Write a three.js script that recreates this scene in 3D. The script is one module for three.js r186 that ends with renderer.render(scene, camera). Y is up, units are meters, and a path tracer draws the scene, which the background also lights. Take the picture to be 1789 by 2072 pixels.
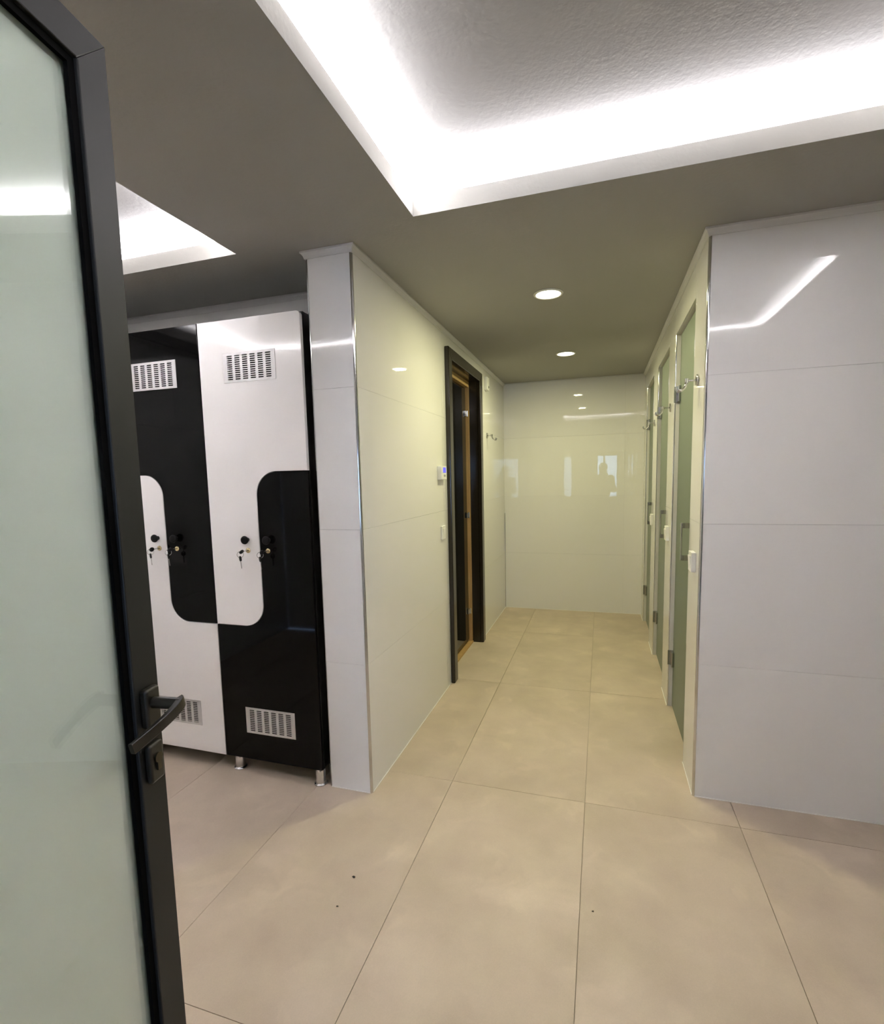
import * as THREE from 'three';
import { RectAreaLightUniformsLib } from 'three/addons/lights/RectAreaLightUniformsLib.js';
import { RoundedBoxGeometry } from 'three/addons/geometries/RoundedBoxGeometry.js';
import { mergeGeometries } from 'three/addons/utils/BufferGeometryUtils.js';
import { MarchingCubes } from 'three/addons/objects/MarchingCubes.js';
import { ImprovedNoise } from 'three/addons/math/ImprovedNoise.js';

// ---------------------------------------------------------------- camera, sky, exposure
const renderer = new THREE.WebGLRenderer({ antialias: true });
renderer.toneMapping = THREE.LinearToneMapping;
renderer.toneMappingExposure = 8.0;
renderer.shadowMap.enabled = true;
RectAreaLightUniformsLib.init();
const scene = new THREE.Scene();
scene.background = new THREE.Color().setRGB(0.42, 0.60, 0.95);       // daylight sky, seen only through the lobby window
scene.backgroundIntensity = 1.7;

const FULL_H = 2 * 1073.24;
const camera = new THREE.PerspectiveCamera(2 * Math.atan(1073.24 / 1026.73) * 180 / Math.PI, 1789 / FULL_H, 0.02, 60);
camera.setViewOffset(1789, FULL_H, 0, 0, 1789, 2072);
camera.rotation.order = 'YXZ';
camera.position.set(0, 1.4702, 0);
camera.rotation.set(-0.10447, 0.30452, -0.02247);
scene.add(camera);

// light strengths and colours
const COOL = new THREE.Color().setRGB(0.965, 0.95, 1.055), COOL_I = 61;   // LED strips in the ceiling recesses
const WARM = new THREE.Color().setRGB(1.0, 0.965, 0.53), WARM_I = 0.60;    // corridor downlights

// ---------------------------------------------------------------- dimensions (metres)
const H = 2.45, XL = -1.0115, XR = 0.411, Z0 = -2.033, ZR = -2.405, ZF = -5.547, XP = -1.232, ZA = -2.452;
const OUT_L = -2.98, OUT_R = 3.5, ZB = 0.26;                            // outer walls of the changing room; ZB: wall with the doorway
const SLAB = 0.066, UP = 2.583;
const COVES = [[-0.686, 1.11, -1.909, -0.25], [-2.76, -1.517, -1.945, -0.25]];

// ---------------------------------------------------------------- helpers
let seed = 7;
const rnd = () => { seed = (seed * 16807) % 2147483647; return seed / 2147483647; };
const taken = new Map();
function numbered(name) { const n = taken.get(name) ?? 0; taken.set(name, n + 1); return n ? `${name}_${String(n).padStart(3, '0')}` : name; }
function thing(name, label, category, pos = [0, 0, 0], turn = 0, group) {
  const o = new THREE.Group(); o.name = numbered(name); o.position.set(...pos); o.rotation.y = turn;
  o.userData = { label, category }; if (group) o.userData.group = group;
  scene.add(o); return o;
}
function struct(name, pos = [0, 0, 0], turn = 0, label, category) {
  const o = new THREE.Group(); o.name = numbered(name); o.position.set(...pos); o.rotation.y = turn; o.userData = { kind: 'structure' };
  if (label) { o.userData.label = label; o.userData.category = category; }
  scene.add(o); return o;
}
function part(name, geo, mat, parent, pos, rot, label) {
  const m = new THREE.Mesh(geo, mat); m.name = name; if (pos) m.position.set(...pos); if (rot) m.rotation.set(...rot);
  if (label) m.userData.label = label; parent.add(m); return m;
}
function ubox(w, h, d, ox = 0, oy = 0) {                                 // box whose uv runs in metres
  const g = new THREE.BoxGeometry(w, h, d), uv = g.attributes.uv, s = [[d, h], [d, h], [w, d], [w, d], [w, h], [w, h]];
  for (let f = 0; f < 6; f++) for (let k = 0; k < 4; k++) uv.setXY(f * 4 + k, uv.getX(f * 4 + k) * s[f][0] + ox, uv.getY(f * 4 + k) * s[f][1] + oy);
  return g;
}
const boxAt = (x0, x1, y0, y1, z0, z1) => ubox(x1 - x0, y1 - y0, z1 - z0, x0, y0).translate((x0 + x1) / 2, (y0 + y1) / 2, (z0 + z1) / 2);
const rbox = (w, h, d, r, s = 3) => new RoundedBoxGeometry(w, h, d, s, r);
const cyl = (r, h, n = 24, r2 = r) => new THREE.CylinderGeometry(r2, r, h, n);
const rectShape = (x0, y0, x1, y1, C = THREE.Shape) => { const s = new C(); s.moveTo(x0, y0); s.lineTo(x1, y0); s.lineTo(x1, y1); s.lineTo(x0, y1); s.closePath(); return s; };
const extrude = (shape, depth, bevel = 0, curve = 12) => new THREE.ExtrudeGeometry(shape, { depth, bevelEnabled: bevel > 0, bevelSize: bevel, bevelThickness: bevel, bevelOffset: -bevel, bevelSegments: 2, curveSegments: curve });
const tube = (pts, r, n = 24, k = 8) => new THREE.TubeGeometry(new THREE.CatmullRomCurve3(pts.map((p) => new THREE.Vector3(...p))), n, r, k, false);
const lathe = (pts, n = 24) => new THREE.LatheGeometry(pts.map((p) => new THREE.Vector2(...p)), n);

// ---------------------------------------------------------------- textures
const noise = new ImprovedNoise();
function fbm(x, y, z, oct) { let a = 1, s = 0, f = 1, t = 0; for (let k = 0; k < oct; k++) { s += a * noise.noise(x * f, y * f, z + k * 7.3); t += a; a *= 0.5; f *= 2.03; } return s / t; }
function texture(n, fn, repeat, srgb) {
  const d = new Uint8Array(n * n * 4);
  for (let y = 0; y < n; y++) for (let x = 0; x < n; x++) { const c = fn(x / n, y / n), i = (y * n + x) * 4; for (let k = 0; k < 3; k++) d[i + k] = Math.max(0, Math.min(255, Math.round((Array.isArray(c) ? c[k] : c) * 255))); d[i + 3] = 255; }
  const t = new THREE.DataTexture(d, n, n); t.wrapS = t.wrapT = THREE.MirroredRepeatWrapping; t.magFilter = THREE.LinearFilter; t.minFilter = THREE.LinearMipmapLinearFilter; t.generateMipmaps = true;
  if (srgb) t.colorSpace = THREE.SRGBColorSpace; t.repeat.set(repeat, repeat); t.needsUpdate = true; return t;
}
const floorMap = texture(1024, (u, v) => {                               // cement look: clouds, patches and fine grain
  const c = fbm(u * 7, v * 7, 1.7, 5), p = fbm(u * 17 + 9, v * 15, 4.1, 4), w = Math.max(0, fbm(u * 11 + 2 * c, v * 11, 8.8, 4) - 0.08), g = rnd() - 0.5;
  const k = 0.90 + 0.085 * c + 0.04 * p + 0.12 * w + 0.022 * g;
  return [k, k * (0.992 + 0.012 * p), k * (0.985 + 0.02 * c)];
}, 1 / 2.4, true);
const floorBump = texture(512, (u, v) => 0.5 + 0.35 * fbm(u * 30, v * 30, 2.2, 4) + 0.12 * (rnd() - 0.5), 1 / 0.8);
const plasterBump = texture(512, (u, v) => 0.5 + 0.75 * fbm(u * 46, v * 46, 5.5, 3), 1 / 0.6);
const pineMap = texture(512, (u, v) => { const r = fbm(u * 26 + 0.6 * fbm(u * 3, v * 2, 6, 2), v * 1.3, 9.1, 4), k = 0.92 + 0.14 * r; return [k, k * (0.985 + 0.05 * r), k * (0.96 + 0.1 * r)]; }, 1 / 0.5, true);

// ---------------------------------------------------------------- materials
const std = (rgb, roughness, o = {}) => new THREE.MeshPhysicalMaterial({ color: new THREE.Color().setRGB(...rgb), roughness, ...o });
const M = {
  tile: [0, 1, 2].map((k) => std([0.78 + 0.008 * k, 0.765 + 0.008 * k, 0.755 + 0.006 * k], 0.012, { specularIntensity: 0.68 })),
  grout: std([0.70, 0.68, 0.65], 0.9),
  sealant: std([0.82, 0.80, 0.77], 0.5),
  floor: [0, 1, 2].map((k) => std([0.70 + 0.012 * k, 0.585 + 0.010 * k, 0.465 + 0.008 * k], 0.5, { map: floorMap, bumpMap: floorBump, bumpScale: 0.0006 })),
  floorGrout: std([0.40, 0.335, 0.27], 0.95),
  ceiling: std([0.375, 0.366, 0.338], 0.85, { bumpMap: plasterBump, bumpScale: 0.0006 }),
  cornice: std([0.66, 0.65, 0.64], 0.6),
  chrome: std([0.62, 0.62, 0.63], 0.10, { metalness: 1 }),
  polished: std([0.44, 0.44, 0.45], 0.12, { metalness: 1 }),
  steel: std([0.60, 0.60, 0.60], 0.26, { metalness: 1 }),
  brass: std([0.72, 0.60, 0.34], 0.25, { metalness: 1 }),
  lockerWhite: std([0.92, 0.90, 0.90], 0.32, { clearcoat: 1, clearcoatRoughness: 0.07 }),
  lockerBlack: std([0.0025, 0.0024, 0.0026], 0.05, { specularIntensity: 0.35 }),
  lockerBody: std([0.008, 0.008, 0.008], 0.3),
  vent: std([0.62, 0.61, 0.61], 0.42, { metalness: 0.55 }),
  blackPlastic: std([0.006, 0.0055, 0.006], 0.55, { specularIntensity: 0.4 }),
  doorFrame: std([0.018, 0.018, 0.018], 0.5, { specularIntensity: 0.6 }),
  gasket: std([0.002, 0.002, 0.002], 0.9, { specularIntensity: 0.2 }),
  frosted: std([0.88, 0.93, 0.87], 0.85, { transmission: 0.18, clearcoat: 1, clearcoatRoughness: 0.05 }),
  cylinder: std([0.10, 0.09, 0.07], 0.35, { metalness: 1 }),
  handleBlack: std([0.018, 0.016, 0.013], 0.28),
  greenGlass: std([0.06, 0.108, 0.043], 0.7, { transmission: 0.3, clearcoat: 0.4, clearcoatRoughness: 0.25 }),
  casing: std([0.020, 0.015, 0.011], 0.16),
  pine: std([0.56, 0.36, 0.14], 0.5, { map: pineMap }),
  smokedGlass: std([0.012, 0.011, 0.010], 0.02, { transmission: 0.25 }),
  saunaWood: std([0.16, 0.09, 0.04], 0.7),
  whitePlastic: std([0.80, 0.79, 0.77], 0.35),
  lcd: std([0.05, 0.05, 0.30], 0.3, { emissive: new THREE.Color().setRGB(0.10, 0.09, 0.95), emissiveIntensity: 0.13 }),
  lamp: std([0.9, 0.9, 0.85], 0.4, { emissive: new THREE.Color().setRGB(1, 0.96, 0.78), emissiveIntensity: 1.2 }),
  led: std([0.9, 0.9, 0.9], 0.4, { emissive: new THREE.Color().setRGB(1, 0.97, 1), emissiveIntensity: 0.5 }),
  lobby: std([0.45, 0.43, 0.40], 0.8),
  pane: std([0.96, 0.98, 0.97], 0.0, { transmission: 1 }),
  skin: std([0.50, 0.33, 0.25], 0.55), hair: std([0.02, 0.015, 0.012], 0.5), top: std([0.03, 0.03, 0.035], 0.85), trousers: std([0.02, 0.022, 0.03], 0.85), phone: std([0.015, 0.015, 0.017], 0.2),
  crumb: std([0.03, 0.025, 0.02], 0.9),
};

// ---------------------------------------------------------------- ceiling with lit recesses
{
  const c = struct('ceiling');
  const s = rectShape(OUT_L - 0.1, -ZB - 0.1, OUT_R + 0.1, 5.66);         // shape x, y = -z
  for (const [x0, x1, z0, z1] of COVES) s.holes.push(rectShape(x0, -z1, x1, -z0, THREE.Path));
  part('dropped_ceiling', extrude(s, SLAB).rotateX(-Math.PI / 2).translate(0, H, 0), M.ceiling, c);
  part('raised_ceiling', boxAt(OUT_L - 0.1, OUT_R + 0.1, UP, UP + 0.08, -2.35, ZB + 0.1), M.ceiling, c);
  const w = 0.2, y0 = H + SLAB, t = 0.03;
  for (const [x0, x1, z0, z1] of COVES) {
    part('recess_wall', mergeGeometries([
      boxAt(x0 - w - t, x1 + w + t, y0, UP, z0 - w - t, z0 - w), boxAt(x0 - w - t, x1 + w + t, y0, UP, z1 + w, z1 + w + t),
      boxAt(x0 - w - t, x0 - w, y0, UP, z0 - w, z1 + w), boxAt(x1 + w, x1 + w + t, y0, UP, z0 - w, z1 + w)]), M.ceiling, c);
  }
  for (const [x0, x1, z0, z1] of COVES) {
    const b = 0.04, th = 0.004;
    for (const [cx, cz, lx, lz] of [[(x0 + x1) / 2, z0 - b, x1 - x0 + 2 * b, 0.018], [(x0 + x1) / 2, z1 + b, x1 - x0 + 2 * b, 0.018], [x0 - b, (z0 + z1) / 2, 0.018, z1 - z0 + 2 * b - 0.04], [x1 + b, (z0 + z1) / 2, 0.018, z1 - z0 + 2 * b - 0.04]]) {
      part('led_strip', new THREE.BoxGeometry(lx, th, lz), M.led, c, [cx, y0 + th / 2, cz], null, 'cool white LED strip');
      const l = new THREE.RectAreaLight(COOL, COOL_I, lx, lz); l.name = 'recess_strip'; l.position.set(cx, y0 + th + 0.003, cz); l.rotation.x = Math.PI / 2; c.add(l);
    }
  }
}

// ---------------------------------------------------------------- floor tiles
{
  const f = struct('floor');
  part('screed', boxAt(OUT_L - 0.1, OUT_R + 0.1, -0.12, -0.006, ZF - 0.1, ZB), M.floorGrout, f);
  const gap = 0.0020, px = 0.62, pz = 1.22;
  for (let i = -5; i < 6; i++) for (let k = -3; k < 3; k++) {
    const x0 = Math.max(-0.055 + i * px, OUT_L - 0.05), x1 = Math.min(-0.055 + (i + 1) * px, OUT_R + 0.05), z1 = Math.min(-2.228 - (k) * pz, ZB), z0 = Math.max(-2.228 - (k + 1) * pz, ZF - 0.05);
    if (x1 - x0 < 0.05 || z1 - z0 < 0.05) continue;
    if (z1 < ZA - 0.5 && (x1 < XL - 0.05 || x0 > XR + 0.2)) continue;
    const w = x1 - x0 - gap, d = z1 - z0 - gap;
    const g = ubox(w, 0.01, d, rnd() * 20, rnd() * 20);
    part('tile', g, M.floor[Math.floor(rnd() * 3)], f, [(x0 + x1) / 2, -0.005 + (rnd() - 0.5) * 0.0006, (z0 + z1) / 2]);
  }
}

// ---------------------------------------------------------------- tiled walls: local x along the wall, z out of it
const geoCache = new Map();
function tileGeo(w, h) { const k = w.toFixed(3) + h.toFixed(3); if (!geoCache.has(k)) geoCache.set(k, ubox(w, h, 0.008)); return geoCache.get(k); }
function tiledWall(name, pos, turn, width, { holes = [], thick = 0.1, in0 = 0, in1 = 0, first = 1.244, seal = true } = {}) {
  const g = struct(name, pos, turn);
  const s = new THREE.Shape(); s.moveTo(in0, 0);                            // openings reach the floor: the outline steps round them
  for (const [a, b, , d] of holes.slice().sort((p, q) => p[0] - q[0])) { s.lineTo(a, 0); s.lineTo(a, d); s.lineTo(b, d); s.lineTo(b, 0); }
  s.lineTo(width - in1, 0); s.lineTo(width - in1, H); s.lineTo(in0, H); s.closePath();
  part('grout_bed', extrude(s, thick - 0.008).translate(0, 0, -thick), M.grout, g);
  const us = new Set([in0, width - in1]);
  for (let u = first; u < width - in1 - 0.02; u += 1.244) us.add(u);
  for (const h of holes) { us.add(h[0]); us.add(h[1]); }
  const ul = [...us].sort((a, b) => a - b), gap = 0.0009;
  for (let i = 0; i + 1 < ul.length; i++) {
    const a = ul[i], b = ul[i + 1], mid = (a + b) / 2, hs = holes.filter((h) => mid > h[0] && mid < h[1]);
    const ys = new Set([0, 0.622, 1.245, 1.868, H]); for (const h of hs) { if (h[2] > 0) ys.add(h[2]); ys.add(h[3]); }
    const yl = [...ys].sort((p, q) => p - q);
    for (let k = 0; k + 1 < yl.length; k++) {
      const c = yl[k], d = yl[k + 1], my = (c + d) / 2;
      if (hs.some((h) => my > h[2] && my < h[3])) continue;
      const w = b - a - gap, hh = d - c - gap; if (w < 0.004 || hh < 0.004) continue;
      part('tile', tileGeo(w, hh), M.tile[Math.floor(rnd() * 3)], g, [mid, my, -0.004], [(rnd() - 0.5) * 0.0016, (rnd() - 0.5) * 0.0016, 0]);
    }
  }
  if (seal) {
    let a = in0; const runs = [];
    for (const h of holes.filter((q) => q[2] <= 0).sort((p, q) => p[0] - q[0])) { runs.push([a, h[0]]); a = h[1]; }
    runs.push([a, width - in1]);
    part('sealant', mergeGeometries(runs.map(([p, q]) => boxAt(p, q, 0, 0.004, 0, 0.003))), M.sealant, g);
  }
  return g;
}
const E = 0.009, TURN = { px: Math.PI / 2, nx: -Math.PI / 2, pz: 0, nz: Math.PI };
const SAUNA = { z0: -4.345, z1: -3.4, top: 2.29 };                         // rough opening
const OPEN = [[-3.355, -2.69], [-4.31, -3.64], [-5.3, -4.635]], OPEN_TOP = 2.268;
tiledWall('wall_left', [XL, 0, Z0], TURN.px, Z0 - ZF, { thick: 0.16, in0: E, holes: [[Z0 - SAUNA.z1, Z0 - SAUNA.z0, 0, SAUNA.top]] });
tiledWall('wall_right', [XR, 0, ZF], TURN.nx, ZR - ZF, { thick: 0.12, in1: E, first: 0.65, holes: OPEN.map(([a, b]) => [a - ZF, b - ZF, 0, OPEN_TOP]) });
tiledWall('wall_end', [XL - 0.16, 0, ZF], TURN.pz, XR - XL + 0.28, { first: 1.4 }).rotation.x = 0.0055;   // leans in a little, as its mirror images show
tiledWall('wall_pillar', [XP, 0, Z0], TURN.pz, XL - XP, { in0: E, in1: E });
tiledWall('wall_alcove_side', [XP, 0, ZA], TURN.nx, Z0 - ZA, { in1: E, seal: false });
tiledWall('wall_alcove', [OUT_L, 0, ZA], TURN.pz, XP - OUT_L, { first: 0.6 });
tiledWall('wall_front', [XR, 0, ZR], TURN.pz, OUT_R - XR, { in0: E });
tiledWall('wall_outer_left', [OUT_L, 0, ZB], TURN.px, ZB - ZA);
tiledWall('wall_outer_right', [OUT_R, 0, ZR], TURN.nx, ZB - ZR);
const DOORWAY = [-0.66, 0.36, 2.17];
tiledWall('wall_back', [OUT_R, 0, ZB], TURN.nz, OUT_R - OUT_L, { thick: 0.14, holes: [[OUT_R - DOORWAY[1], OUT_R - DOORWAY[0], 0, DOORWAY[2]]] });

// spaces behind the openings: shower cubicles, sauna, lobby
{
  const s = struct('wall_showers');
  const xa = XR + 0.12, xb = XR + 1.15;
  part('back_panel', boxAt(xb, xb + 0.05, 0, H, ZF, ZR - 0.1), M.tile[0], s);
  for (const z of [ZF - 0.05, -4.5, -3.52, ZR - 0.17]) part('partition', boxAt(xa, xb, 0, H, z, z + 0.05), M.tile[1], s);
  part('shower_floor', boxAt(XR, xb, -0.11, -0.003, ZF, ZR - 0.1), M.floor[1], s);
  const q = struct('wall_sauna');
  const x0 = XL - 1.6, x1 = XL - 0.16;
  for (const [n, ...b] of [['back_panel', x0 - 0.04, x0, 0, H, ZF, ZA - 0.12], ['side_panel', x0, x1, 0, H, ZA - 0.18, ZA - 0.14], ['side_panel', x0, x1, 0, H, ZF, ZF + 0.04], ['sauna_floor', x0, XL, -0.1, -0.004, ZF, ZA - 0.12]]) part(n, boxAt(...b), M.saunaWood, q);
  const lx0 = -2.2, lx1 = 2.4, lz0 = ZB + 0.14, lz1 = 3.6;
  for (const [n, ...b] of [['wall_lobby_left', lx0 - 0.1, lx0, 0, H, lz0, lz1], ['wall_lobby_right', lx1, lx1 + 0.1, 0, H, lz0, lz1], ['floor_lobby', lx0 - 0.1, lx1 + 0.1, -0.1, 0, ZB, lz1 + 0.1], ['ceiling_lobby', lx0 - 0.1, lx1 + 0.1, H, H + 0.1, lz0 - 0.04, lz1 + 0.1]]) part('panel', boxAt(...b), M.lobby, struct(n));
  const sh = rectShape(lx0 - 0.1, 0, lx1 + 0.1, H); sh.holes.push(rectShape(-0.14, 0.70, 1.1, 1.90, THREE.Path));
  part('panel', extrude(sh, 0.1).translate(0, 0, lz1), M.lobby, struct('wall_lobby_rear'));
  const w = struct('window_1', [0, -0.08, lz1]);
  part('frame', mergeGeometries([boxAt(-0.14, 1.1, 0.78, 0.83, 0.02, 0.08), boxAt(-0.14, 1.1, 1.93, 1.98, 0.02, 0.08), boxAt(-0.14, -0.09, 0.83, 1.93, 0.02, 0.08), boxAt(1.05, 1.1, 0.83, 1.93, 0.02, 0.08), boxAt(0.06, 0.11, 0.83, 1.93, 0.02, 0.08)]), M.whitePlastic, w);
  part('pane', boxAt(-0.09, 0.06, 0.83, 1.93, 0.048, 0.05), M.pane, w); part('pane', boxAt(0.11, 1.05, 0.83, 1.93, 0.048, 0.05), M.pane, w);
}

// ---------------------------------------------------------------- cornices: profile swept along the tops of the walls
function cornice(path) {                                                  // path: [x, z], the room on the left-hand side of travel is outward
  const prof = [[0, -0.030], [0.004, -0.030], [0.005, -0.026], [0.007, -0.020], [0.011, -0.013], [0.016, -0.009], [0.018, -0.008], [0.018, -0.0005], [0, -0.0005]];
  const P = path.map((p) => new THREE.Vector2(...p)), rings = [];
  for (let i = 0; i < P.length; i++) {
    const d0 = i ? P[i].clone().sub(P[i - 1]).normalize() : null, d1 = i + 1 < P.length ? P[i + 1].clone().sub(P[i]).normalize() : null;
    const n0 = d0 && new THREE.Vector2(d0.y, -d0.x), n1 = d1 && new THREE.Vector2(d1.y, -d1.x);
    const n = n0 && n1 ? n0.clone().add(n1).multiplyScalar(1 / (1 + n0.dot(n1))) : (n0 ?? n1);
    rings.push(prof.map(([o, h]) => [P[i].x + n.x * o, H + h, P[i].y + n.y * o]));
  }
  const v = [], m = prof.length, put = (a, b, c) => v.push(...a, ...b, ...c);
  for (let i = 0; i + 1 < rings.length; i++) for (let k = 0; k < m; k++) { const a = rings[i][k], b = rings[i][(k + 1) % m], c = rings[i + 1][(k + 1) % m], d = rings[i + 1][k]; put(a, b, c); put(a, c, d); }
  for (const r of [rings[0], rings.at(-1)]) for (let k = 1; k + 1 < m; k++) put(r[0], r[k], r[k + 1]);
  const g = new THREE.BufferGeometry(); g.setAttribute('position', new THREE.Float32BufferAttribute(v, 3)); g.computeVertexNormals(); return g;
}
{
  let n = 1;
  for (const path of [[[XP, ZA], [XP, Z0], [XL, Z0], [XL, ZF], [XR, ZF], [XR, ZR], [OUT_R, ZR]], [[OUT_L, ZB], [OUT_L, ZA], [XP, ZA]]]) {
    const rev = path.slice().reverse();
    const g = struct(`trim_${n++}`); part('cornice', cornice(rev), M.cornice, g);
  }
  // bright metal corner strips
  const quarter = (r) => { const s = new THREE.Shape(); s.moveTo(0, 0); s.lineTo(r, 0); s.absarc(0, 0, r, 0, Math.PI / 2); s.closePath(); return s; };
  const post = (x, z, turn, h, r = 0.0105) => { const g = struct(`trim_${n++}`, [x, 0, z], turn); part('corner_strip', extrude(quarter(r), h, 0, 10).rotateX(-Math.PI / 2), M.chrome, g); };
  // rotateX(-90): shape x -> x, shape y -> -z
  const hh = H - 0.031;
  post(XL - E, Z0 - E, -Math.PI / 2, hh); post(XP + E, Z0 - E, Math.PI, hh); post(XR + E, ZR - E, Math.PI, hh);
  for (const [a, b] of OPEN) { post(XR + 0.006, a - 0.005, Math.PI, OPEN_TOP, 0.0065); post(XR + 0.006, b + 0.005, Math.PI / 2, OPEN_TOP, 0.0065); }
  const g = struct(`trim_${n++}`); part('corner_strip', boxAt(XL, XL + 0.006, 0, hh, ZF, ZF + 0.006), M.chrome, g);
}

// ---------------------------------------------------------------- corridor downlights
for (const [z, label] of [[-2.926, 'round warm white ceiling downlight nearest the corridor entrance'], [-4.372, 'round warm white ceiling downlight deeper in the corridor, farther from the camera']]) {
  const g = thing('downlight', label, 'ceiling light', [-0.284, H, z], 0, 'corridor downlights');
  part('rim', lathe([[0.066, -0.001], [0.067, -0.007], [0.072, -0.008], [0.079, -0.004], [0.080, 0], [0.066, 0]], 40), M.whitePlastic, g);
  part('lens', lathe([[0, -0.006], [0.05, -0.0055], [0.066, -0.003], [0.066, -0.001], [0, -0.001]], 40), M.lamp, g);
  const l = new THREE.RectAreaLight(WARM, WARM_I / 0.0081, 0.09, 0.09); l.name = 'downlight'; l.position.set(0, -0.009, 0); l.rotation.x = -Math.PI / 2; g.add(l);
}

// ---------------------------------------------------------------- lockers
const LW = 0.555, LB = 0.087, LT = 2.207, LZ = -2.008;
const lockerDoors = (() => {                                              // local x 0..LW, y 0..LT-LB; the upper door's tongue hangs at the left
  const hh = LT - LB, r = 0.11, g = 0.0016, mid = 0.277, yt = 1.426, yb = 0.685, e = 0.002, c = 0.02;
  const up = new THREE.Shape();
  up.moveTo(e, hh); up.lineTo(LW - e - c, hh); up.absarc(LW - e - c, hh - c, c, Math.PI / 2, 0, true); up.lineTo(LW - e, yt + g);
  up.lineTo(mid + r, yt + g); up.absarc(mid + r, yt - r, r + g, Math.PI / 2, Math.PI, false);
  up.lineTo(mid - g, yb + r); up.absarc(mid - r, yb + r, r - g, 0, -Math.PI / 2, true); up.lineTo(e, yb + g); up.closePath();
  const lo = new THREE.Shape();
  lo.moveTo(e, 0); lo.lineTo(LW - e, 0); lo.lineTo(LW - e, yt - g); lo.lineTo(mid + r, yt - g);
  lo.absarc(mid + r, yt - r, r - g, Math.PI / 2, Math.PI, false); lo.lineTo(mid + g, yb + r);
  lo.absarc(mid - r, yb + r, r + g, 0, -Math.PI / 2, true); lo.lineTo(e, yb - g); lo.closePath();
  up.holes.push(rectShape(LW / 2 - 0.127, 1.905 - 0.055, LW / 2 + 0.127, 1.905 + 0.055, THREE.Path));
  lo.holes.push(rectShape(LW / 2 - 0.127, 0.205 - 0.055, LW / 2 + 0.127, 0.205 + 0.055, THREE.Path));
  return [extrude(up, 0.016, 0.0012, 20), extrude(lo, 0.016, 0.0012, 20)];
})();
const ventGeo = (() => {
  const s = rectShape(-0.14, -0.066, 0.14, 0.066);
  for (let i = 0; i < 6; i++) for (let k = 0; k < 12; k++) { const x = (i - 2.5) * 0.0415, y = (k - 5.5) * 0.0094; s.holes.push(rectShape(x - 0.0138, y - 0.0028, x + 0.0138, y + 0.0028, THREE.Path)); }
  return extrude(s, 0.002);
})();
const footGeo = lathe([[0, 0], [0.033, 0], [0.033, 0.004], [0.029, 0.008], [0.0235, 0.010], [0.0235, 0.0865], [0, 0.0865]], 28);
const knobGeo = lathe([[0, 0], [0.009, 0], [0.008, 0.012], [0.016, 0.017], [0.0175, 0.022], [0.016, 0.027], [0.010, 0.029], [0, 0.0295]], 28).rotateX(Math.PI / 2).scale(1.15, 1.15, 1);
const lockGeo = lathe([[0, 0], [0.0125, 0], [0.0125, 0.002], [0.0105, 0.006], [0.0075, 0.0065], [0.0072, 0.0055], [0, 0.0055]], 24).rotateX(Math.PI / 2);
function flip(g) { const c = g.clone(); const p = c.attributes.position, nn = c.attributes.normal; for (let i = 0; i < p.count; i++) { p.setX(i, LW - p.getX(i)); nn.setX(i, -nn.getX(i)); }
  const ix = c.index; if (ix) for (let i = 0; i < ix.count; i += 3) { const a = ix.getX(i); ix.setX(i, ix.getX(i + 1)); ix.setX(i + 1, a); }
  else for (const at of Object.values(c.attributes)) for (let i = 0; i < at.count; i += 3) for (let k = 0; k < at.itemSize; k++) { const a = at.array[i * at.itemSize + k]; at.array[i * at.itemSize + k] = at.array[(i + 1) * at.itemSize + k]; at.array[(i + 1) * at.itemSize + k] = a; }
  return c; }
const doorGeos = { plain: lockerDoors, mirrored: lockerDoors.map(flip) };
function locker(x, mirrored, upperWhite, label, last) {
  const g = thing('locker', label, 'locker', [x, 0, LZ], 0, 'lockers in the alcove');
  const d0 = -0.43, d1 = -0.0185, t = 0.018;
  part('body', mergeGeometries([boxAt(0, t, LB, LT, d0, d1), boxAt(LW - t, LW, LB, LT, d0, d1), boxAt(t, LW - t, LB, LB + t, d0, d1), boxAt(t, LW - t, LT - t, LT, d0, d1), boxAt(t, LW - t, LB + t, LT - t, d0, d0 + 0.008), boxAt(t, LW - t, 1.13, 1.13 + t, d0 + 0.008, d1 - 0.02)]), M.lockerBody, g);
  const geos = doorGeos[mirrored ? 'mirrored' : 'plain'], s = mirrored ? 1 : -1;
  ['upper_door', 'lower_door'].forEach((n, k) => {
    const white = (k === 0) === upperWhite, tint = white ? 'glossy white' : 'glossy black';
    const dr = part(n, geos[k], white ? M.lockerWhite : M.lockerBlack, g, [0, LB, -0.0172], null, `${tint} L-shaped ${n.replace('_', ' ')}`);
    part('vent', ventGeo, M.vent, dr, [LW / 2, k ? 0.205 : 1.905, 0.0173]);
    const side = k === 0 ? s : -s, kx = 0.277 + side * (k === 0 ? 0.066 : 0.046);
    part('knob', knobGeo, M.blackPlastic, dr, [kx + (k ? side * 0.006 : 0), 1.109, 0.0172]);
    part('lock', lockGeo, M.brass, dr, [kx, 1.057, 0.0172]);
  });
  for (const [fx, fz] of [[0.041, -0.052], [0.041, -0.39], ...(last ? [[LW - 0.033, -0.036], [LW - 0.033, -0.39]] : [])]) part('foot', footGeo, M.chrome, g, [fx, 0, fz]);
  return g;
}
locker(-1.811, false, true, 'locker beside the tiled pillar, white door above and black door below', true);
locker(-2.366, true, false, 'locker left of centre, black door above and white door below, partly behind the open door');
locker(-2.921, false, true, 'locker by the left wall, hidden behind the open frosted door');

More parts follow.
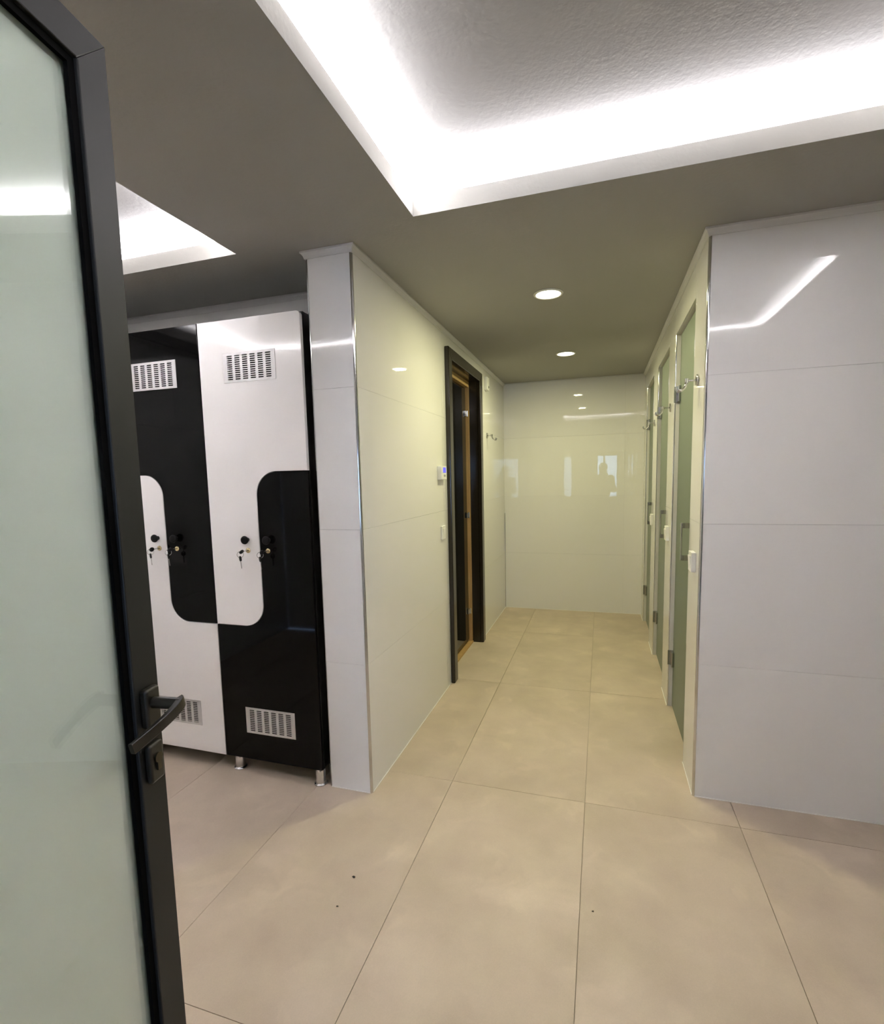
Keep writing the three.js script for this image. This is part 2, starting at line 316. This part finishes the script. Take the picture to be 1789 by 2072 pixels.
// key sets in the locks: one key in the lock, a ring, a second key hanging
const keyHead = (() => { const s = new THREE.Shape(); s.absellipse(0, 0.006, 0.0085, 0.0095, 0, Math.PI * 2); const h = new THREE.Path(); h.absellipse(0, 0.0105, 0.0026, 0.0026, 0, Math.PI * 2); s.holes.push(h); return extrude(s, 0.0034, 0.0008, 12).translate(0, 0, -0.0017); })();
const keyBlade = mergeGeometries([boxAt(-0.0022, 0.0022, -0.030, -0.002, -0.0008, 0.0008), boxAt(0.0015, 0.0034, -0.026, -0.022, -0.0007, 0.0007), boxAt(0.0015, 0.0030, -0.019, -0.015, -0.0007, 0.0007), boxAt(0.0015, 0.0033, -0.012, -0.009, -0.0007, 0.0007)]);
function keys(x, label, turn) {
  const g = thing('key_set', label, 'keys', [x, 1.144, LZ + 0.0065], 0, 'keys in the locker locks'); g.scale.setScalar(1.3);
  const k1 = new THREE.Group(); k1.name = 'key'; k1.position.set(0, 0, 0.006); k1.rotation.set(-Math.PI / 2, 0, 0); k1.rotateY(turn); g.add(k1);
  k1.rotation.x = Math.PI / 2;                                            // blade into the lock
  part('key_blade', keyBlade, M.steel, k1, [0, 0.018, 0], [0, 0, 0]); part('key_head', keyHead, M.blackPlastic, k1, [0, 0.02, 0]);
  const rx = Math.sin(turn) * -0.008;
  part('key_ring', new THREE.TorusGeometry(0.011, 0.0009, 6, 24), M.steel, g, [rx, -0.010, 0.032], [0, Math.PI / 2 - 0.7, 0]);
  const k2 = new THREE.Group(); k2.name = 'key'; k2.position.set(rx - 0.001, -0.031, 0.031); k2.rotation.set(0.08, -0.6, 0.05); g.add(k2);
  part('key_blade', keyBlade, M.steel, k2); part('key_head', keyHead, M.blackPlastic, k2);
}
keys(-1.811 + 0.277 - 0.066, 'keys hanging from the white door of the locker beside the pillar', 0.9);
keys(-1.811 + 0.277 + 0.046, 'keys hanging from the black door of the locker beside the pillar', 1.4);
keys(-2.366 + 0.277 - 0.046, 'keys hanging from the white door nearest the open frosted door', 1.3);
keys(-2.366 + 0.277 + 0.066, 'keys hanging from the black door left of the white upper door', 1.1);

// ---------------------------------------------------------------- open entrance door with frosted glass: local x from the free edge to the hinges, visible face at z = 0
{
  const W = 0.92, B = 0.008, T = 2.12, S = 0.055, Q = 0.011, D = 0.045;
  const g = struct('door_1', [-0.714, 0, -0.646], -Math.atan2(0.98776, 0.15596), 'dark grey framed door with a frosted glass pane, standing open at the left', 'door');
  const bar = (pts, d, bevel = 0.002) => { const s = new THREE.Shape(pts.map((p) => new THREE.Vector2(...p))); return extrude(s, d - 2 * bevel, bevel).translate(0, 0, bevel); };
  part('stile', bar([[0, B], [S, B + S], [S, T - S], [0, T]], D), M.doorFrame, g); part('stile', bar([[W, B], [W, T], [W - S, T - S], [W - S, B + S]], D), M.doorFrame, g);
  part('rail', bar([[0, T], [S, T - S], [W - S, T - S], [W, T]], D), M.doorFrame, g); part('rail', bar([[0, B], [W, B], [W - S, B + S], [S, B + S]], D), M.doorFrame, g);
  for (const [z0, z1] of [[0.006, 0.013], [0.022, 0.039]]) {
    for (const [x0, x1, y0, y1] of [[S, S + Q, B + S, T - S], [W - S - Q, W - S, B + S, T - S], [S + Q, W - S - Q, T - S - Q, T - S], [S + Q, W - S - Q, B + S, B + S + Q]]) part('glazing_bead', boxAt(x0, x1, y0, y1, z0, z1), M.gasket, g);
  }
  part('glass', boxAt(S + 0.004, W - S - 0.004, B + S + 0.004, T - S - 0.004, 0.0138, 0.0178), M.pane, g, null, null, 'clear front of the glass pane'); part('frosting', boxAt(S + 0.004, W - S - 0.004, B + S + 0.004, T - S - 0.004, 0.0182, 0.0212), M.frosted, g, null, null, 'frosted pale green backing of the pane');
  for (const s of [-1, 1]) {
    const h = new THREE.Group(); h.name = 'door_handle'; h.userData.label = 'dark lever handle with two rosettes'; h.position.set(0.030, 0, s < 0 ? 0 : D); h.scale.z = 1; if (s > 0) h.rotation.y = Math.PI; g.add(h);
    const sx = s < 0 ? 1 : -1;                                            // lever always points to the hinges
    part('rosette', rbox(0.032, 0.066, 0.014, 0.005), M.handleBlack, h, [0, 1.106, -0.007]); part('rosette', rbox(0.032, 0.066, 0.012, 0.005), M.handleBlack, h, [0, 1.012, -0.006]);
    part('neck', cyl(0.0095, 0.05, 20).rotateX(Math.PI / 2), M.handleBlack, h, [0, 1.114, -0.036]);
    const sh = new THREE.Shape(); sh.moveTo(-0.012, 0.0); sh.bezierCurveTo(-0.010, -0.014, 0.03, -0.012, 0.098, 0.006); sh.lineTo(0.098, 0.013); sh.bezierCurveTo(0.06, 0.003, 0.02, -0.004, -0.004, 0.004); sh.closePath();
    const lev = extrude(sh, 0.015, 0.0015, 16).rotateX(Math.PI / 2).translate(0, 0.0075, 0);   // shape y -> z
    const L = part('lever', sx < 0 ? (() => { const c = lev.clone(); c.scale(-1, 1, 1); const at = c.attributes; for (const a of Object.values(at)) for (let i = 0; i < a.count; i += 3) for (let k = 0; k < a.itemSize; k++) { const q = a.array[i * a.itemSize + k]; a.array[i * a.itemSize + k] = a.array[(i + 1) * a.itemSize + k]; a.array[(i + 1) * a.itemSize + k] = q; } c.computeVertexNormals(); return c; })() : lev, M.handleBlack, h, [0, 1.114, -0.058]);
    L.rotation.z = -sx * 0.28;
    part('lock_cylinder', mergeGeometries([cyl(0.0085, 0.006, 20).rotateX(Math.PI / 2).translate(0, 0.008, 0), ubox(0.0085, 0.018, 0.006).translate(0, -0.004, 0)].map((q) => q.toNonIndexed())), M.cylinder, h, [0, 1.012, -0.0125]);
  }
  const f = struct('door_2', [0, 0, ZB], 0, 'dark grey frame of the entrance doorway behind the open door', 'door frame');
  part('jamb', boxAt(DOORWAY[0], DOORWAY[0] + 0.04, 0, DOORWAY[2] - 0.04, 0.0, 0.14), M.doorFrame, f); part('jamb', boxAt(DOORWAY[1] - 0.04, DOORWAY[1], 0, DOORWAY[2] - 0.04, 0.0, 0.14), M.doorFrame, f); part('head', boxAt(DOORWAY[0], DOORWAY[1], DOORWAY[2] - 0.04, DOORWAY[2], 0.0, 0.14), M.doorFrame, f);
}

// ---------------------------------------------------------------- sauna door: dark casing, pine frame, smoked glass
{
  const g = struct('door_3', [XL, 0, Z0], Math.PI / 2, 'dark brown framed sauna door with smoked glass and pine inner frame', 'door');   // local x = Z0 - z, z out of the wall
  const a = Z0 + 3.355, b = Z0 + 4.365, T = 2.342, w = 0.078, t = 0.032, top = T - w + 0.002;
  const bar = (pts, z0, z1, bevel) => extrude(new THREE.Shape(pts.map((p) => new THREE.Vector2(...p))), z1 - z0 - 2 * bevel, bevel).translate(0, 0, z0 + bevel);
  part('casing', bar([[a, 0.002], [a + w, 0.002], [a + w, T - w], [a, T]], 0.001, t, 0.006), M.casing, g); part('casing', bar([[b, 0.002], [b, T], [b - w, T - w], [b - w, 0.002]], 0.001, t, 0.006), M.casing, g);
  part('casing', bar([[a, T], [a + w, T - w], [b - w, T - w], [b, T]], 0.001, t, 0.006), M.casing, g);
  const j = 0.02, zi = -0.15;
  part('jamb', boxAt(a + w - j, a + w, 0, top, zi, 0.0005), M.casing, g); part('jamb', boxAt(b - w, b - w + j, 0, top, zi, 0.0005), M.casing, g); part('jamb', boxAt(a + w - j, b - w + j, top - 0.0005, top + j, zi, 0.0005), M.casing, g);
  const p0 = a + w + 0.001, p1 = b - w - 0.001, pw = 0.042, f0 = -0.145, f1 = -0.068;
  part('pine_frame', boxAt(p0, p0 + pw, 0.012, top - 0.001, f0, f1), M.pine, g, null, null, 'pale pine upright'); part('pine_frame', boxAt(p1 - pw * 0.35, p1, 0.012, top - 0.001, f0, f1), M.pine, g, null, null, 'pale pine upright');
  part('pine_frame', boxAt(p0 + pw, p1 - pw * 0.35, top - 0.045, top - 0.001, f0, f1), M.pine, g, null, null, 'pale pine head'); part('threshold', boxAt(p0, p1, 0, 0.012, f0, f1 + 0.006), M.pine, g, null, null, 'pale pine threshold');
  const gl = part('glass', boxAt(p0 + 0.004, p1 - 0.018, 0.03, top - 0.05, -0.106, -0.098), M.smokedGlass, g, null, null, 'smoked dark glass');
  const hx = p1 - 0.03;
  for (const y of [0.286, 1.137, 2.003]) { part('hinge', mergeGeometries([rbox(0.05, 0.046, 0.012, 0.003).translate(0, 0, 0), cyl(0.009, 0.05, 16).toNonIndexed().translate(0.024, 0, 0.008)].map((q) => (q.index ? q.toNonIndexed() : q))), M.chrome, g, [hx - 0.004, y, -0.091]); }
  part('pull_handle', mergeGeometries([rbox(0.03, 0.085, 0.016, 0.004).translate(0, 0, 0.034), ubox(0.014, 0.014, 0.03).translate(0, 0.027, 0.014).toNonIndexed(), ubox(0.014, 0.014, 0.03).translate(0, -0.027, 0.014).toNonIndexed()].map((q) => (q.index ? q.toNonIndexed() : q))), M.pine, g, [p0 + 0.105, 1.11, -0.098], null, 'small wooden pull handle');
}

// ---------------------------------------------------------------- shower doors of green frosted glass on the right
OPEN.forEach(([z0, z1], i) => {
  const w = z1 - z0, where = ['nearest', 'middle', 'farthest'][i];
  const g = struct(`door_${4 + i}`, [XR, 0, z0], -Math.PI / 2, `green frosted glass shower door, ${where} of the three on the right`, 'door');   // local x = z - z0, z = towards the corridor
  part('glass', boxAt(0.012, w - 0.006, 0.012, OPEN_TOP - 0.006, -0.036, -0.028), M.greenGlass, g, null, null, 'green frosted glass');
  for (const y of [0.318, 1.925]) {
    const h = new THREE.Group(); h.name = 'hinge'; h.userData.label = 'polished metal hinge'; h.position.set(0, y, -0.026); g.add(h);
    part('wall_plate', rbox(0.008, 0.092, 0.05, 0.002), M.polished, h, [0.0045, 0, 0.004]); part('glass_clamp', rbox(0.05, 0.092, 0.014, 0.003), M.polished, h, [0.034, 0, 0.005]);
  }
  const d = new THREE.Group(); d.name = 'pull_handle'; d.userData.label = 'polished D-shaped pull handle'; d.position.set(w - 0.105, 1.118, -0.028); g.add(d);
  part('grip', rbox(0.016, 0.192, 0.007, 0.002), M.polished, d, [0, 0, 0.048]); for (const s of [-1, 1]) part('standoff', rbox(0.016, 0.027, 0.046, 0.002), M.polished, d, [0, s * 0.0825, 0.0225]);
});

// ---------------------------------------------------------------- wall fittings
function hook(pos, turn, label) {                                         // local z out of the wall
  const g = thing('coat_hook', label, 'hook', pos, turn, 'chrome coat hooks');
  part('rosette', lathe([[0, 0], [0.026, 0], [0.026, 0.006], [0.022, 0.010], [0, 0.010]], 32).rotateX(Math.PI / 2), M.chrome, g);
  part('stem', cyl(0.005, 0.036, 16).rotateX(Math.PI / 2), M.chrome, g, [0, 0, 0.027]);
  part('collar', cyl(0.009, 0.02, 20), M.chrome, g, [0, 0, 0.048]);
  for (const s of [-1, 1]) part('prong', tube([[s * 0.002, 0.0, 0.049], [s * 0.010, -0.024, 0.053], [s * 0.017, -0.040, 0.066], [s * 0.020, -0.040, 0.082], [s * 0.021, -0.024, 0.089]], 0.0052, 24, 10), M.chrome, g);
}
hook([XR, 1.876, -2.565], -Math.PI / 2, 'chrome coat hook on the pier nearest the camera, right wall');
hook([XR, 1.868, -3.497], -Math.PI / 2, 'chrome coat hook on the pier between the first and second shower doors');
hook([XR, 1.866, -4.48], -Math.PI / 2, 'chrome coat hook on the pier between the second and third shower doors');
hook([XL, 1.842, -4.66], Math.PI / 2, 'chrome coat hook on the left wall past the sauna door');
function switchBox(pos, turn, label, depth) {
  const g = thing('light_switch', label, 'light switch', pos, turn, 'white light switches');
  part('box', rbox(0.078, 0.09, depth, 0.0025), M.whitePlastic, g, [0, 0, depth / 2]); part('rocker', rbox(0.05, 0.056, 0.005, 0.002), M.whitePlastic, g, [0, 0, depth + 0.001], [0.06, 0, 0]);
}
switchBox([XR, 1.062, -2.528], -Math.PI / 2, 'white light switch below the handle of the nearest shower door', 0.02);
switchBox([XR, 1.085, -3.48], -Math.PI / 2, 'white light switch on the pier between the first and second shower doors', 0.02);
switchBox([XR, 1.085, -4.49], -Math.PI / 2, 'white light switch on the pier between the second and third shower doors', 0.02);
switchBox([XL, 1.102, -3.225], Math.PI / 2, 'white light switch on the left wall below the sauna controller', 0.012);
{
  const g = thing('sauna_controller', 'white wall controller with a lit blue screen beside the sauna door', 'controller', [XL, 1.498, -3.20], Math.PI / 2);
  part('case', rbox(0.115, 0.088, 0.03, 0.004), M.whitePlastic, g, [0, 0, 0.015]);
  part('screen', rbox(0.06, 0.034, 0.002, 0.0008), M.lcd, g, [0.006, 0.018, 0.0305], null, 'lit blue display');
  part('button', rbox(0.035, 0.014, 0.004, 0.002), M.steel, g, [0.004, -0.018, 0.031]);
  const l = new THREE.RectAreaLight(new THREE.Color(0.1, 0.09, 0.95), 0.1, 0.058, 0.032); l.name = 'screen_glow'; l.position.set(0.006, 0.018, 0.033); l.rotation.y = Math.PI; g.add(l);
  const s = thing('alarm_box', 'small white box high on the left wall past the sauna door', 'sensor', [XL, 2.30, -4.62], Math.PI / 2);
  part('case', rbox(0.085, 0.115, 0.03, 0.005), M.whitePlastic, s, [0, 0, 0.015]); part('lens', lathe([[0, 0.008], [0.008, 0.006], [0.012, 0], [0, 0]], 16).rotateX(Math.PI / 2), M.steel, s, [0, -0.03, 0.03]);
}
// crumbs on the floor
[[-0.862, -1.553, 'brown crumb on the floor tile, larger of the two in front of the pillar'], [-0.857, -1.42, 'tiny dark crumb on the floor tile nearer the camera, left of the middle joint'], [-0.012, -1.64, 'tiny dark crumb on the floor right of the long middle joint']].forEach(([x, z, label], i) => {
  const g = new THREE.IcosahedronGeometry(i ? 0.0032 : 0.0052, 1), p = g.attributes.position; for (let k = 0; k < p.count; k++) { const f = 0.8 + 0.35 * Math.sin(p.getX(k) * 900 + p.getZ(k) * 1300 + i); p.setXYZ(k, p.getX(k) * f * 1.3, p.getY(k) * 0.5, p.getZ(k) * f); } g.computeVertexNormals();
  const m = new THREE.Mesh(g, M.crumb); m.name = numbered('crumb'); m.position.set(x, 0.0022, z); m.userData = { label, category: 'crumb', group: 'crumbs on the floor' }; scene.add(m);
});

// ---------------------------------------------------------------- the photographer in the doorway, seen mirrored in the end wall
{
  const cap = (a, b, ra, rb) => { const d = [b[0] - a[0], b[1] - a[1], b[2] - a[2]], dd = d[0] * d[0] + d[1] * d[1] + d[2] * d[2] || 1e-9; return (x, y, z) => { const t = Math.max(0, Math.min(1, ((x - a[0]) * d[0] + (y - a[1]) * d[1] + (z - a[2]) * d[2]) / dd)); return Math.hypot(x - a[0] - t * d[0], y - a[1] - t * d[1], z - a[2] - t * d[2]) - ra - t * (rb - ra); }; };
  const ell = (c, e) => (x, y, z) => { const k = Math.hypot((x - c[0]) / e[0], (y - c[1]) / e[1], (z - c[2]) / e[2]); return (k - 1) * Math.min(...e); };
  const blend = (fs, k) => (x, y, z) => { let d = 1e9; for (const f of fs) { const e = f(x, y, z), h = Math.max(0, k - Math.abs(d - e)) / k; d = Math.min(d, e) - h * h * k * 0.25; } return d; };
  function surface(sdf, c, half, res) {
    const mc = new MarchingCubes(res, M.skin, false, false, 120000), h = res / 2;
    mc.isolation = 0;
    for (let k = 0; k < res; k++) for (let j = 0; j < res; j++) for (let i = 0; i < res; i++) mc.field[k * res * res + j * res + i] = -sdf(c[0] + half * (i - h) / h, c[1] + half * (j - h) / h, c[2] + half * (k - h) / h);
    mc.update();
    const g = new THREE.BufferGeometry();
    g.setAttribute('position', new THREE.BufferAttribute(mc.positionArray.slice(0, mc.count * 3), 3)); g.setAttribute('normal', new THREE.BufferAttribute(mc.normalArray.slice(0, mc.count * 3), 3));
    g.scale(half, half, half).translate(...c); return g;
  }
  const J = { hip: 0.82, sh: 1.30 }, arms = [], legs = [], hands = [];
  for (const s of [-1, 1]) {
    arms.push(cap([s * 0.165, J.sh, 0.01], [s * 0.215, 1.06, -0.06], 0.046, 0.036), cap([s * 0.215, 1.06, -0.06], [s * 0.085, 1.36, -0.225], 0.036, 0.025));
    legs.push(cap([s * 0.085, J.hip, 0], [s * 0.10, 0.45, -0.01], 0.078, 0.052), cap([s * 0.10, 0.45, -0.01], [s * 0.105, 0.09, 0.02], 0.052, 0.036), cap([s * 0.105, 0.045, 0.03], [s * 0.12, 0.032, -0.13], 0.040, 0.031));
    const w = [s * 0.085, 1.36, -0.225];
    hands.push(cap(w, [s * 0.062, 1.405, -0.258], 0.022, 0.026));                                        // palm
    for (let f = 0; f < 4; f++) { const y = 1.385 + f * 0.019, x = s * 0.058; hands.push(cap([x, y, -0.262], [s * 0.046, y + 0.012, -0.300 + f * 0.002], 0.009, 0.008), cap([s * 0.046, y + 0.012, -0.300 + f * 0.002], [s * (0.024 + 0.004 * f), y + 0.014, -0.310], 0.008, 0.007)); }
    hands.push(cap([s * 0.066, 1.40, -0.245], [s * 0.040, 1.425, -0.262], 0.011, 0.010), cap([s * 0.040, 1.425, -0.262], [s * 0.022, 1.445, -0.272], 0.010, 0.008));
  }
  const torso = [ell([0, 0.86, 0], [0.155, 0.12, 0.105]), ell([0, 1.02, 0], [0.13, 0.16, 0.095]), ell([0, 1.20, 0], [0.165, 0.16, 0.11]), cap([-0.15, J.sh, 0.005], [0.15, J.sh, 0.005], 0.052, 0.052)];
  const neck = cap([0, 1.33, 0.01], [0, 1.43, -0.005], 0.05, 0.048);
  const head = [ell([0, 1.515, -0.01], [0.073, 0.105, 0.09]), ell([0, 1.465, -0.035], [0.052, 0.058, 0.058]), cap([0, 1.515, -0.095], [0, 1.487, -0.112], 0.010, 0.013), ell([-0.075, 1.505, 0], [0.012, 0.028, 0.018]), ell([0.075, 1.505, 0], [0.012, 0.028, 0.018])];
  const p = thing('person', 'person in dark clothes holding up a phone, mirrored small in the end wall', 'person', [0.045, 0, 0.350]);
  const body = part('body', mergeGeometries([surface(blend([...torso, ...arms, ...legs, neck, ...head.slice(0, 2)], 0.04), [0, 0.81, -0.05], 0.86, 110), surface(blend(head, 0.02), [0, 1.51, -0.01], 0.14, 56), surface(blend(hands, 0.008), [0, 1.41, -0.26], 0.13, 72)]), M.skin, p);
  part('sweater', surface((x, y, z) => Math.max(blend([...torso.slice(1), ...arms], 0.05)(x, y, z) - 0.014, 0.86 - y, y - 1.375 + 3 * Math.max(0, 0.055 - Math.abs(x))), [0, 1.12, -0.08], 0.34, 72), M.top, body);
  part('trousers', surface((x, y, z) => Math.max(blend([torso[0], ...legs.filter((_, i) => i % 3 < 2)], 0.04)(x, y, z) - 0.013, y - 0.93, 0.07 - y), [0, 0.5, 0], 0.47, 84), M.trousers, body);
  part('hair', surface((x, y, z) => Math.max(ell([0, 1.53, 0.005], [0.092, 0.112, 0.108])(x, y, z), -ell([0, 1.49, -0.09], [0.066, 0.085, 0.075])(x, y, z), 1.43 - y), [0, 1.53, 0], 0.13, 48), M.hair, body);
  for (const s of [-1, 1]) { part('eye', new THREE.SphereGeometry(0.011, 14, 10), M.whitePlastic, body, [s * 0.031, 1.517, -0.088]); part('shoe', rbox(0.088, 0.055, 0.25, 0.024), M.hair, body, [s * 0.112, 0.0275, -0.055]); }
  part('mouth', tube([[-0.022, 1.452, -0.086], [0, 1.450, -0.093], [0.022, 1.452, -0.086]], 0.004, 12, 6), M.pine, body);
  const ph = thing('phone', 'black phone held up in both hands by the person', 'phone', [0.004, 1.352, 0.022], 0.3045); ph.rotation.order = 'YXZ'; ph.rotation.x = -0.104;
  part('phone_body', rbox(0.072, 0.148, 0.008, 0.0038).translate(0, 0.074, 0), M.phone, ph); part('phone_screen', rbox(0.066, 0.140, 0.001, 0.0004), M.smokedGlass, ph, [0, 0.074, 0.0042]);
}

scene.traverse((o) => { if (o.isMesh) { o.castShadow = o.receiveShadow = true; } else if (o.isSpotLight) o.castShadow = true; });
renderer.render(scene, camera);
